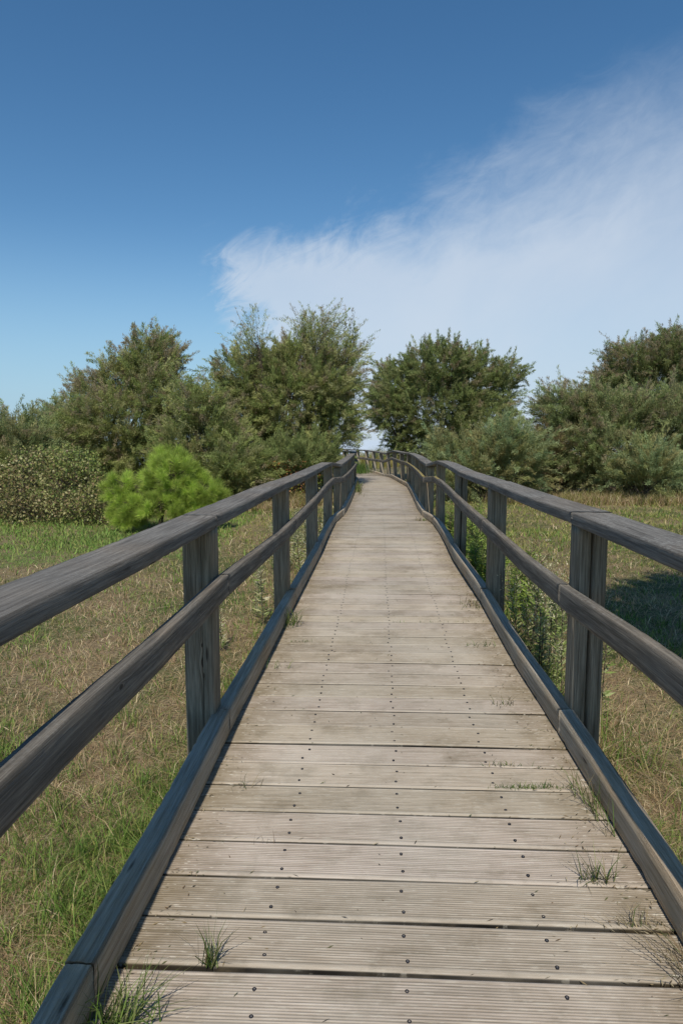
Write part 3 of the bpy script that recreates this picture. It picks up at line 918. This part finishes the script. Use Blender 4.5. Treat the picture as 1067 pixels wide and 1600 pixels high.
tamarisk('paler feathery bush at the foot of the wide thicket near the right edge', (8.57, 19.0),
         [(8.48, 0.54, 0.54, 0.51, 1), (9.11, 0.36, 0.48, 0.46, 1), (8.04, 0.36, 0.36, 0.37, 0.9)],
         21, BLUEG, None, 0.0, stems=2)
tamarisk('low dark shrub under the tallest tree beside the left railing', (-1.89, 19.5),
         [(-2.17, 0.39, 0.56, 0.44, 1), (-1.43, 0.7, 0.58, 0.47, 1), (-0.61, 0.94, 0.41, 0.44, 1)],
         22, DARKG, None, 0.0, stems=2)
tamarisk('long low olive hedge-like tree behind the bramble thicket at the far left', (-11.5, 25.0),
         [(-12.6, .6, 1.3, .8, 1), (-11.0, .4, 1.3, .8, 1), (-9.6, .3, 1.1, .7, 1), (-14.2, .7, 1.3, 1.0, 1)],
         24, OLIVE, PINK, 0.15)
tamarisk('young tree standing beside the right railing, its shade lying on the meadow', (4.4, 2.4),
         [(2.95, 4.0, .7, .6, 1, .1), (3.7, 4.7, 1.0, .8, 1, .2), (4.7, 4.4, 1.0, .9, 1, .1), (3.6, 3.5, .9, .5, 1, -.2), (4.0, 5.4, .8, .5, 1, .3)],
         23, DARKG, None, 0, stems=2)


# --------------------------------------------------------------- bramble thickets
def bramble(label, base, lobes, seed, cols, n_area=1500, leaf=.06, name='bramble_thicket', group=None):
    rg = np.random.default_rng(seed)
    bx, by = base
    bz = float(ground_z(np.array(bx), np.array(by)))
    root = thing(name, label, 'bush', (bx, by, bz), group)
    P_, D_, ts = [], [], []
    for (lx, lz, rx, rz, oy) in lobes:
        ry = .5 * (rx + rz) * .9
        c = np.array([lx, by + oy, lz])
        n = int((rx * rz + rx * ry + ry * rz) * n_area)
        d = unit(rg.normal(size=(n, 3)))
        rad = rg.uniform(.25, 1, n) ** .4
        bump = np.zeros(n)
        for _ in range(12):
            bd = unit(rg.normal(size=3)); bump += np.exp((d @ bd - 1) * 14) * rg.uniform(-.30, .42)
        p = c + d * (rad * (1 + bump))[:, None] * np.array([rx, ry, rz]) + rg.normal(0, .03, (n, 3))
        P_.append(p); D_.append(unit(d * .5 + rg.normal(0, .8, (n, 3))))
        for q in range(16):       # arching canes
            a0 = c + np.array([rg.uniform(-.7, .7) * rx, rg.uniform(-.5, .5) * ry, -rz * .9]); a0[2] = max(a0[2], bz)
            e = c + unit(rg.normal(size=3) + np.array([0, -.4, .7])) * np.array([rx, ry, rz]) * 1.05
            ts.append(limb(a0, e, .009, .003, rg, 7, .25, 4)[0])
    P = np.concatenate(P_); D = np.concatenate(D_)
    ok = P[:, 2] > bz
    P, D = P[ok], D[ok]
    cols = np.array(cols)
    # colour drifts in patches
    pn = np.sin(P[:, 0] * 2.3 + seed) + np.sin(P[:, 2] * 3.1 + 1) + rg.normal(0, 1.3, len(P))
    ci = np.clip(((pn + 3) / 6 * len(cols)).astype(int), 0, len(cols) - 1)
    C = cols[ci] * rg.uniform(.65, 1.35, (len(P), 1))
    V, F = leaf_quads(P, D, rg.uniform(.6, 1.3, len(P)) * leaf, rg.uniform(.5, .9, len(P)) * leaf, rg)
    off = np.array([bx, by, bz])
    np_mesh('leaves', V - off, F, M_BRAM, root, col=np.repeat(C, 4, 0))
    V, F = join_tubes(ts)
    np_mesh('canes', V - off, F, M_BARK, root)
    return root


BR = [(.17, .23, .06), (.22, .27, .07), (.28, .29, .09), (.36, .33, .15), (.27, .20, .10), (.19, .20, .075)]
bramble('tangled bramble thicket with yellowing leaves at the left edge of the meadow', (-6.2, 14.6),
        [(-7.6, .15, .9, .75, .3), (-6.6, .3, .85, .95, .1), (-5.7, .25, .8, .85, 0), (-5.1, .05, .55, .55, -.2), (-6.0, .85, .6, .45, .5), (-8.6, .3, .9, .9, .5), (-4.6, .0, .5, .5, .4)],
        61, BR, 1500, .06)
bramble('low bramble with reddish leaves between the bright pine and the left railing', (-2.3, 18.2),
        [(-2.8, .1, .7, .5, .2), (-2.0, .25, .7, .6, .5), (-1.2, .4, .6, .7, 1.2), (-3.6, .1, .7, .5, .8)],
        62, [(.10, .15, .03), (.16, .22, .04), (.26, .25, .05), (.30, .14, .05), (.08, .10, .03)], 900, .07)
bramble('yellow-green scrub close behind the left railing near the bend', (-.55, 21.5),
        [(-.5, .25, .55, .7, 0), (-.1, .1, .45, .55, 1.2)],
        63, [(.12, .18, .03), (.20, .26, .05), (.30, .28, .06), (.09, .11, .03)], 1000, .06)


# --------------------------------------------------------------- young pine
def young_pine(label, base, seed):
    rg = np.random.default_rng(seed)
    bx, by = base
    bz = float(ground_z(np.array(bx), np.array(by)))
    root = thing('pine_tree', label, 'tree', (bx, by, bz))
    ts = []
    trunk_top = np.array([bx + .25, by, bz + 1.25])
    (tb, tp) = limb((bx - .02, by, bz - .05), trunk_top, .05, .02, rg, 9, .05)
    ts.append(tb)
    tufts = []
    # big dome to the right, smaller dome to the left
    for (cx, cz, rx, rz, n, oy) in ((.30, .98, .75, .62, 95, 0), (.86, .72, .62, .42, 55, -.05), (-.76, .76, .42, .42, 40, .05), (-.50, .42, .48, .34, 36, -.1), (.1, .45, .65, .3, 34, -.25), (-.62, .22, .42, .22, 26, -.15), (.62, .34, .6, .26, 34, -.2), (.2, 1.2, .5, .5, 24, .2)):
        c = np.array([bx + cx, by + oy, bz + cz])
        a0 = tp[rg.integers(3, 7)]
        (tb, path) = limb(a0, c, .028, .014, rg, 7, .1); ts.append(tb)
        d = unit(rg.normal(size=(n, 3)) + np.array([0, -.25, .35]))
        p = c + d * (rg.uniform(.45, 1, n) ** .6)[:, None] * np.array([rx, (rx + rz) * .45, rz]) * .82
        for q in range(n):
            tufts.append((p[q], unit(d[q] * .8 + np.array([0, 0, .55]) + rg.normal(0, .15, 3))))
            if q % 2 == 0:
                ts.append(limb(path[rg.integers(3, 7)], p[q], .010, .006, rg, 5, .1, 4)[0])
    P_, D_, C_ = [], [], []
    for (p, d) in tufts:
        n = 240
        t = rg.uniform(-.10, .03, n)
        dd = unit(d[None] * rg.uniform(.5, 1.5, (n, 1)) + unit(rg.normal(0, 1, (n, 3))) * .85)
        P_.append(p + d * t[:, None]); D_.append(dd)
        base_c = np.array([.47, .60, .12]) * rg.uniform(.6, 1.2)
        C_.append(base_c * rg.uniform(.7, 1.25, (n, 1)) * np.array([1, 1, 1]))
    P = np.concatenate(P_); D = np.concatenate(D_); C = np.concatenate(C_)
    V, F = leaf_quads(P, D, rg.uniform(.12, .21, len(P)), rg.uniform(.0032, .0052, len(P)), rg)
    off = np.array([bx, by, bz])
    np_mesh('needles', V - off, F, M_NEED, root, col=np.repeat(C, 4, 0))
    V, F = join_tubes(ts)
    np_mesh('trunk', V - off, F, M_BARK, root, smooth=True)


young_pine('small bright green pine with two rounded heads of long needles on the left', (-3.62, 13.5), 71)


# --------------------------------------------------------------- grass
def blades(P, H, Wd, lean, C, rg, nsplit=True):
    """two-piece bent blades, 5 verts"""
    n = len(P)
    az = rg.uniform(0, 2 * math.pi, n)
    side = np.stack([np.cos(az), np.sin(az), 0 * az], 1) * Wd[:, None] * .5
    la = rg.uniform(0, 2 * math.pi, n)
    ld = np.stack([np.cos(la), np.sin(la), 0 * la], 1) * (lean * H)[:, None]
    upv = np.zeros((n, 3)); upv[:, 2] = H * np.sqrt(np.clip(1 - (lean * .8) ** 2, .02, 1))
    mid = P + ld * .33 + upv * .6
    tipp = P + ld + upv * rg.uniform(.75, 1.0, (n, 1))
    V = np.stack([P - side, P + side, mid + side * .75, mid - side * .75, tipp], 1)
    i5 = np.arange(n) * 5
    Q = np.stack([i5, i5 + 1, i5 + 2, i5 + 3], 1)
    T = np.stack([i5 + 3, i5 + 2, i5 + 4], 1)
    return V.reshape(-1, 3), [Q, T], np.repeat(C, 5, 0)


def vnoise(x, y, s, seed):
    return (np.sin(x * s + seed) * np.cos(y * s * 1.13 + seed * 1.7) + .6 * np.sin(x * s * 2.3 + y * s * 1.7 + seed * 3) + .4 * np.sin(y * s * 4.1 - x * s * 3.3 + seed)) / 2


STRAW = np.array([(.60, .46, .26), (.52, .385, .22), (.42, .30, .17), (.70, .58, .37), (.34, .22, .13)])
GREEN = np.array([(.15, .25, .05), (.20, .31, .065), (.10, .17, .035), (.27, .34, .085)])
YELGR = np.array([(.34, .34, .10), (.42, .38, .14), (.28, .30, .08)])

rg = np.random.default_rng(5)
N = 620000
r_ = np.exp(rg.uniform(math.log(1.15), math.log(31), N))
th = rg.uniform(R(-46), R(46), N)
x = r_ * np.sin(th); y = r_ * np.cos(th)
xl = np.interp(y, LEFT[:, 1], LEFT[:, 0]) - .09
xr = np.interp(y, RIGHT[:, 1], RIGHT[:, 0]) + .09
ok = (x < xl) | (x > xr)
x, y, r_ = x[ok], y[ok], r_[ok]
dk = np.where(x < 0, xl[ok] - x, x - xr[ok])
z = ground_z(x, y)
n = len(x)
ko = np.where(x < 0, 1.0, .55)
gn = vnoise(x, y, .9, 2.0) * .5 + vnoise(x, y, 3.1, 5.0) * .38 + vnoise(x, y, 9.0, 1.0) * .22
pg = 1 / (1 + np.exp(-(gn * 4.6 - 2.15  + 2.9 * np.exp(-(dk / .34) ** 2) * ko * (y < 7) + 2.8 * (y > 10.8) * (x < -2) + 1.1 * ((y > 9) & (x > 2)))))
pg = np.clip(pg, .06, .94)
isg = rg.random(n) < pg
yel = (rg.random(n) < np.clip((y - 6) / 12, .08, .65))
C = np.where(isg[:, None], GREEN[rg.integers(0, 4, n)], STRAW[rg.integers(0, 5, n)])
C = np.where(yel[:, None], YELGR[rg.integers(0, 3, n)], C)
gl = (x < -2) & (y > 9.6 + .5 * np.sin(x * 1.7)) & (rg.random(n) < .85)
C = np.where(gl[:, None], np.array([(.20, .33, .07), (.25, .37, .09), (.30, .36, .10)])[rg.integers(0, 3, n)], C)
C = C * rg.uniform(.7, 1.25, (n, 1))
tall = np.exp(-(dk / .28) ** 2) * ko
tuf = np.exp(.9 * vnoise(x, y, 11, 3) + .5 * vnoise(x, y, 27, 9))
H = np.where(isg, rg.uniform(.03, .085, n), rg.uniform(.03, .10, n)) * (1 + 1.7 * tall * rg.random(n)) * np.clip(tuf, .35, 2.6)
H *= np.where(rg.random(n) < .02, 2.0, 1.0) * np.where((x > 0) & (y > 3.4) & (y < 7) & (dk < .6) & (rg.random(n) < .5), 4.0, 1.0) * (1 + .25 * np.clip((r_ - 5) / 10, 0, 1)) * (1 + .5 * np.clip(gn, -.5, 1))
H = np.minimum(H, np.where(dk < .6, .42, .26))
Wd = np.where(isg, rg.uniform(.0028, .0052, n), rg.uniform(.0018, .0036, n)) * np.maximum(1, r_ / 3.2)
lean = np.where(isg, rg.uniform(.2, 1.3, n), rg.uniform(.5, 2.8, n))
P = np.stack([x, y, z - .005], 1)
V, F, CC = blades(P, H, Wd, lean, C, rg)
gr = np_mesh('meadow_grass', V, F, M_GRASS, col=CC); gr['kind'] = 'stuff'
tag(gr, 'patchy dry and green meadow grass on both sides of the boardwalk', 'grass')

# taller dry grass along the foot of the trees, one mass
N = 60000
x = rg.uniform(-11, 14, N); y = rg.uniform(15.5, 30, N) + 0 * x
band = np.interp(x, [-11, -6, -3, -1, 1.9, 4, 6, 9, 14], [15.5, 15.5, 16, 18, 20, 19, 18.3, 18.2, 18.5])
y = band + np.abs(rg.normal(0, 1.6, N))
xl = np.interp(y, LEFT[:, 1], LEFT[:, 0]) - .1; xr = np.interp(y, RIGHT[:, 1], RIGHT[:, 0]) + .1
ok = ((x < xl) | (x > xr)); x, y = x[ok], y[ok]; n = len(x)
gn = vnoise(x, y, 1.4, 4)
C = np.where((rg.random(n) < .45 + .3 * gn)[:, None], YELGR[rg.integers(0, 3, n)] * .85, STRAW[rg.integers(0, 5, n)]) * rg.uniform(.7, 1.2, (n, 1))
V, F, CC = blades(np.stack([x, y, ground_z(x, y)], 1), rg.uniform(.15, .42, n) * (1 + .6 * gn), rg.uniform(.008, .016, n), rg.uniform(.2, .9, n), C, rg)
gr2 = np_mesh('tall_dry_grass', V, F, M_GRASS, col=CC); gr2['kind'] = 'stuff'
tag(gr2, 'taller straw-coloured grass along the foot of the trees', 'grass')


def clump(name, label, loc, n, h, spread, seed, cols, lean=(.3, 1.1), wd=(.0022, .0042), group=None, bias=(0, 0), cat='grass tuft'):
    rg = np.random.default_rng(seed)
    P = np.zeros((n, 3)); P[:, 0] = rg.normal(0, spread[0], n); P[:, 1] = rg.normal(0, spread[1], n)
    C = np.array(cols)[rg.integers(0, len(cols), n)] * rg.uniform(.7, 1.3, (n, 1))
    H = rg.uniform(.35, 1.0, n) * h
    V, F, CC = blades(P, H, rg.uniform(wd[0], wd[1], n), rg.uniform(lean[0], lean[1], n), C, rg)
    V = V.reshape(n, 5, 3)
    V[:, 2:4, 0] += bias[0] * H[:, None] * .4; V[:, 2:4, 1] += bias[1] * H[:, None] * .4
    V[:, 4, 0] += bias[0] * H; V[:, 4, 1] += bias[1] * H
    V = V.reshape(-1, 3)
    V[:, 2] = np.maximum(V[:, 2], .001)
    o = np_mesh(name, V, F, M_GRASS, col=CC)
    o.location = loc
    tag(o, label, cat, group)
    return o


GT = [(.10, .17, .035), (.15, .22, .05), (.07, .11, .025), (.22, .25, .09)]
GD = [(.12, .13, .05), (.20, .17, .09), (.30, .24, .13), (.09, .12, .04)]
DRY = [(.30, .24, .13), (.22, .16, .09), (.38, .31, .18), (.10, .085, .05)]
clump('grass_tuft', 'large green grass tuft growing at the left kerb in the nearest corner', (-.53, 1.46, 0), 130, .17, (.04, .03), 1, GT, (.3, 1.2), (.003, .005), bias=(.35, .1))
clump('grass_tuft', 'spiky grass tuft rooted in the second plank gap near the left kerb', (-.345, 1.655, 0), 34, .15, (.012, .006), 2, GT + GD, (.3, 1.0), (.0025, .0045))
clump('grass_tuft', 'single curled dry blade standing in a plank gap left of the screw row', (-.26, 2.2, 0), 5, .10, (.015, .004), 3, DRY, (.3, .9), (.0015, .0025))
clump('grass_tuft', 'few thin dry blades beside the left kerb below the first post', (-.38, 2.575, 0), 9, .12, (.035, .006), 4, GD, (.2, 1.4), (.0016, .003))
clump('grass_tuft', 'pale green tuft leaning out over the left kerb beyond the second post', (-.375, 5.0, 0), 60, .22, (.03, .09), 5, GT + [(.28, .28, .11)], (.3, 1.0), (.004, .007), bias=(.2, -.1))
clump('grass_tuft', 'small sparse tuft on the planks right of the left kerb joint', (-.40, 4.0, 0), 22, .08, (.06, .01), 6, GT, (.4, 1.2), (.002, .004))
clump('grass_tuft', 'flat little patch of moss-green grass in a plank gap near the left kerb', (-.25, 4.55, 0), 26, .035, (.07, .008), 7, GT, (.4, 1.2), (.002, .004))
clump('grass_tuft', 'spider-like dark tuft on the planks level with the near right post', (.845, 3.42, 0), 20, .10, (.03, .01), 8, GD, (.5, 1.4), (.002, .004))
clump('grass_tuft', 'short dry tuft in the gap just beyond the long green strip', (.69, 2.76, 0), 40, .04, (.045, .006), 9, DRY + GT, (.4, 1.2), (.002, .0035))
clump('grass_tuft', 'long low green strip of grass filling a plank gap on the right', (.765, 2.575, 0), 150, .035, (.085, .007), 10, GT, (.4, 1.3), (.002, .0035))
clump('grass_tuft', 'leggy half-dry grass plant leaning on the right kerb', (.935, 2.40, 0), 46, .20, (.02, .09), 11, GD + GT, (.3, 1.0), (.0022, .004), bias=(-.25, .15))
clump('grass_tuft', 'spreading dark tuft in a plank gap against the right kerb', (.80, 2.0, 0), 44, .14, (.03, .008), 12, GD + GT, (.4, 1.3), (.002, .0042), bias=(-.1, .1))
clump('grass_tuft', 'reddish-tipped thin tuft in the gap below the spreading dark one', (.83, 1.80, 0), 30, .10, (.045, .006), 13, DRY + GD, (.4, 1.3), (.002, .0036), bias=(-.2, .1))
clump('grass_tuft', 'withered brown tuft at the right kerb in the nearest corner', (.895, 1.60, 0), 46, .17, (.018, .06), 14, DRY + GD, (.3, 1.1), (.002, .004), bias=(-.35, .25))
clump('grass_tuft', 'faint green tuft on the planks left of the tall weeds', (.93, 4.45, 0), 26, .07, (.06, .02), 15, GT, (.4, 1.2), (.002, .004))
clump('grass_tuft', 'straw-green tuft pressed against the right kerb before the second post', (1.08, 5.55, 0), 60, .10, (.05, .06), 16, GT + DRY, (.4, 1.2), (.003, .005))
clump('grass_tuft', 'thin line of grass in a plank gap left of the second right post', (.85, 5.05, 0), 40, .03, (.20, .008), 17, GT, (.4, 1.2), (.002, .004))
clump('grass_tuft', 'little yellow-green tuft by the dip in the right kerb', (1.34, 11.6, 0), 50, .10, (.10, .04), 18, GT + DRY, (.4, 1.2), (.005, .008))
clump('grass_tuft', 'dark weeds hanging over the left kerb near the bend', (.45, 19.0, 0), 200, .28, (.05, .9), 19, GD + GT, (.3, 1.0), (.008, .014), bias=(.15, 0))
clump('grass_tuft', 'rich green grass clump sprouting through the deck at the bend', (.75, 28.6, .02), 500, .60, (.22, .5), 20, [(.06, .12, .025), (.09, .16, .03), (.13, .20, .05)], (.2, .7), (.012, .02))
leaf = clump('fallen_leaf', 'small dark fallen leaf lying on the nearest plank at the right', (.845, 1.515, .004), 1, .02, (.0, .0), 21, [(.035, .04, .05)], (2.6, 2.7), (.018, .019), cat='leaf')


for q, (rx_, ry_, rh_) in enumerate(((1.6, 44.0, 1.35), (2.6, 45.5, 1.6), (3.6, 46.5, 1.45), (-1.0, 46.0, 1.35))):
    clump('reed_clump', ['low yellowing reed clump seen over the far handrail in the gap', 'tallest yellowing reed clump in the gap between the trees',
                         'yellowing reed clump half hidden by the broad tree beyond the bend', 'yellowing reed clump at the left side of the gap'][q],
          (rx_, ry_, float(ground_z(np.array(rx_), np.array(ry_)))), 700, rh_, (.45, .4), 500 + q,
          [(.36, .34, .12), (.42, .33, .12), (.26, .28, .09)], (.1, .4), (.02, .035), cat='reeds')


# bits of straw and dead leaf lying on the planks, mostly along the kerbs and gaps
rg = np.random.default_rng(77)
n = 1500
y = np.exp(rg.uniform(math.log(1.4), math.log(12), n))
xl = np.interp(y, LEFT[:, 1], LEFT[:, 0]); xr = np.interp(y, RIGHT[:, 1], RIGHT[:, 0])
edge_ = rg.random(n) < .72
x = np.where(edge_, np.where(rg.random(n) < .72, xr - .01 - np.abs(rg.normal(0, .10, n)), xl + .01 + np.abs(rg.normal(0, .06, n))), rg.uniform(xl + .02, xr - .02))
gapn = rg.random(n) < .45
y = np.where(gapn, 1.622 + .1905 * np.round((y - 1.622) / .1905) + rg.normal(0, .008, n) - (x - .2) * .05, y)
az = rg.normal(0, .9, n)
L = rg.uniform(.004, .022, n) * (1 + y / 12); Wd = rg.uniform(.0012, .0035, n) * (1 + y / 8)
D = np.stack([np.cos(az), np.sin(az), rg.uniform(0, .25, n)], 1)
S_ = np.stack([-np.sin(az), np.cos(az), rg.uniform(-.4, .4, n)], 1)
P = np.stack([x, y, 0 * x + .0035], 1)
V = np.stack([P, P + D * L[:, None] * .5 + S_ * Wd[:, None] * .5, P + D * L[:, None], P + D * L[:, None] * .5 - S_ * Wd[:, None] * .5], 1).reshape(-1, 3)
C = np.array([(.34, .26, .14), (.20, .13, .07), (.10, .08, .05), (.45, .38, .24), (.14, .15, .06)])[rg.integers(0, 5, n)]
lt = np_mesh('litter', V, np.arange(n * 4).reshape(-1, 4), M_GRASS, col=np.repeat(C, 4, 0)); lt['kind'] = 'stuff'
tag(lt, 'bits of straw and dead leaf scattered on the planks, mostly by the kerbs', 'litter')


def weed(name, label, loc, h, seed, cols, top, group=None, nl=90):
    """tall erect herb: stem, narrow leaves all the way up, loose seed head"""
    rg = np.random.default_rng(seed)
    root = thing(name, label, 'weed', loc, group)
    lean = rg.normal(0, .06, 2)
    path = np.array([(lean[0] * t * h, lean[1] * t * h, t * h) for t in np.linspace(0, 1, 8)])
    ts = [tube(path, .005, .0018, 5)]
    for q in range(9):
        t = rg.uniform(.55, .95); a = rg.uniform(0, 6.28)
        p0 = np.array([lean[0] * t * h, lean[1] * t * h, t * h])
        e = p0 + np.array([math.cos(a) * .07, math.sin(a) * .07, .10]) * rg.uniform(.6, 1.2)
        ts.append(tube(np.array([p0, (p0 + e) / 2 + np.array([0, 0, -.01]), e]), .0018, .001, 4))
    V, F = join_tubes(ts)
    st_ = np_mesh('stem', V, F, M_BARK, root, smooth=True)
    t = rg.uniform(.08, .96, nl); a = rg.uniform(0, 6.28, nl)
    P = np.stack([lean[0] * t * h, lean[1] * t * h, t * h], 1)
    D = unit(np.stack([np.cos(a), np.sin(a), rg.uniform(.1, 1.0, nl)], 1))
    L = rg.uniform(.05, .11, nl) * (1.2 - .6 * t)
    C = np.array(cols)[rg.integers(0, len(cols), nl)] * rg.uniform(.7, 1.3, (nl, 1))
    V, F = leaf_quads(P, D, L, L * .21, rg)
    np_mesh('leaves', V, F, M_GRASS, root, col=np.repeat(C, 4, 0))
    n2 = 130
    P = np.array([lean[0] * h, lean[1] * h, h * .9]) + rg.normal(0, 1, (n2, 3)) * np.array([.035, .035, .085])
    D = unit(rg.normal(0, .6, (n2, 3)) + np.array([0, 0, .7]))
    C = np.array(top)[rg.integers(0, len(top), n2)] * rg.uniform(.7, 1.3, (n2, 1))
    V, F = leaf_quads(P, D, rg.uniform(.010, .022, n2), rg.uniform(.006, .010, n2), rg)
    np_mesh('flower_head', V, F, M_GRASS, root, col=np.repeat(C, 4, 0))
    return root


def copy_tree(o, parent=None):
    c = o.copy(); COL.objects.link(c); c.parent = parent
    for ch in list(o.children):
        copy_tree(ch, c)
    return c


WG = [(.22, .29, .08), (.28, .34, .11), (.34, .38, .17)]
WT = [(.62, .58, .40), (.54, .50, .30), (.42, .42, .21)]
WD = [(.38, .31, .17), (.27, .25, .12), (.17, .20, .08)]
protos = [weed('tall_weed', 'tall upright green weed in the row outside the right railing before the second post', (1.42, 4.25, -.4), .86, 31, WG, WT, 'tall weeds outside the right railing'),
          weed('tall_weed', 'tall upright green weed in the row outside the right railing before the second post', (1.55, 3.95, -.4), .66, 32, WG + WD, WD + WT, 'tall weeds outside the right railing'),
          weed('tall_weed', 'tall upright green weed in the row outside the right railing before the second post', (1.36, 4.55, -.4), .74, 33, WG, WT, 'tall weeds outside the right railing')]
rr = random.Random(3)
for q in range(20):
    o = copy_tree(protos[q % 3])
    yy = rr.uniform(3.7, 5.6)
    o.location = (rr.uniform(at_y(RIGHT, yy, 0) + .2, max(at_y(RIGHT, yy, 0) + .26, .335 * yy)), yy, -.4)
    o.rotation_euler = (rr.gauss(0, .07), rr.gauss(0, .07), rr.uniform(0, 6.28))
    s = rr.uniform(.55, 1.12); o.scale = (s, s, s)
lab = 'bushy yellow-green weed crowding the foot of the far right railing posts'
protos2 = [weed('bushy_weed', lab, (1.6, 7.0, -.4), .62, 41 + q, [(.24, .34, .06), (.31, .40, .09), (.19, .28, .06)], [(.38, .40, .14), (.28, .34, .10)], 'bushy weeds outside the right railing', 170) for q in range(2)]
for q in range(44):
    o = copy_tree(protos2[q % 2])
    yy = rr.uniform(5.9, 12.5)
    o.location = (at_y(RIGHT, yy, 0) + rr.uniform(.16, .75), yy, -.4)
    o.rotation_euler = (rr.gauss(0, .08), rr.gauss(0, .08), rr.uniform(0, 6.28))
    s = rr.uniform(.7, 1.35); o.scale = (s * 1.2, s * 1.2, s)
lab = 'slender pale weed standing outside the left railing beyond its second post'
p3 = [weed('slender_weed', lab, (-.75, 6.4, -.4), .7, 51, WG + WT, WT, 'slender weeds outside the left railing', 110)]
for q in range(30):
    o = copy_tree(p3[0])
    yy = rr.uniform(5.0, 13)
    o.location = (at_y(LEFT, yy, 0) - rr.uniform(.16, .8), yy, -.4)
    o.rotation_euler = (rr.gauss(0, .08), rr.gauss(0, .08), rr.uniform(0, 6.28))
    s = rr.uniform(.5, 1.05); o.scale = (s, s, s)
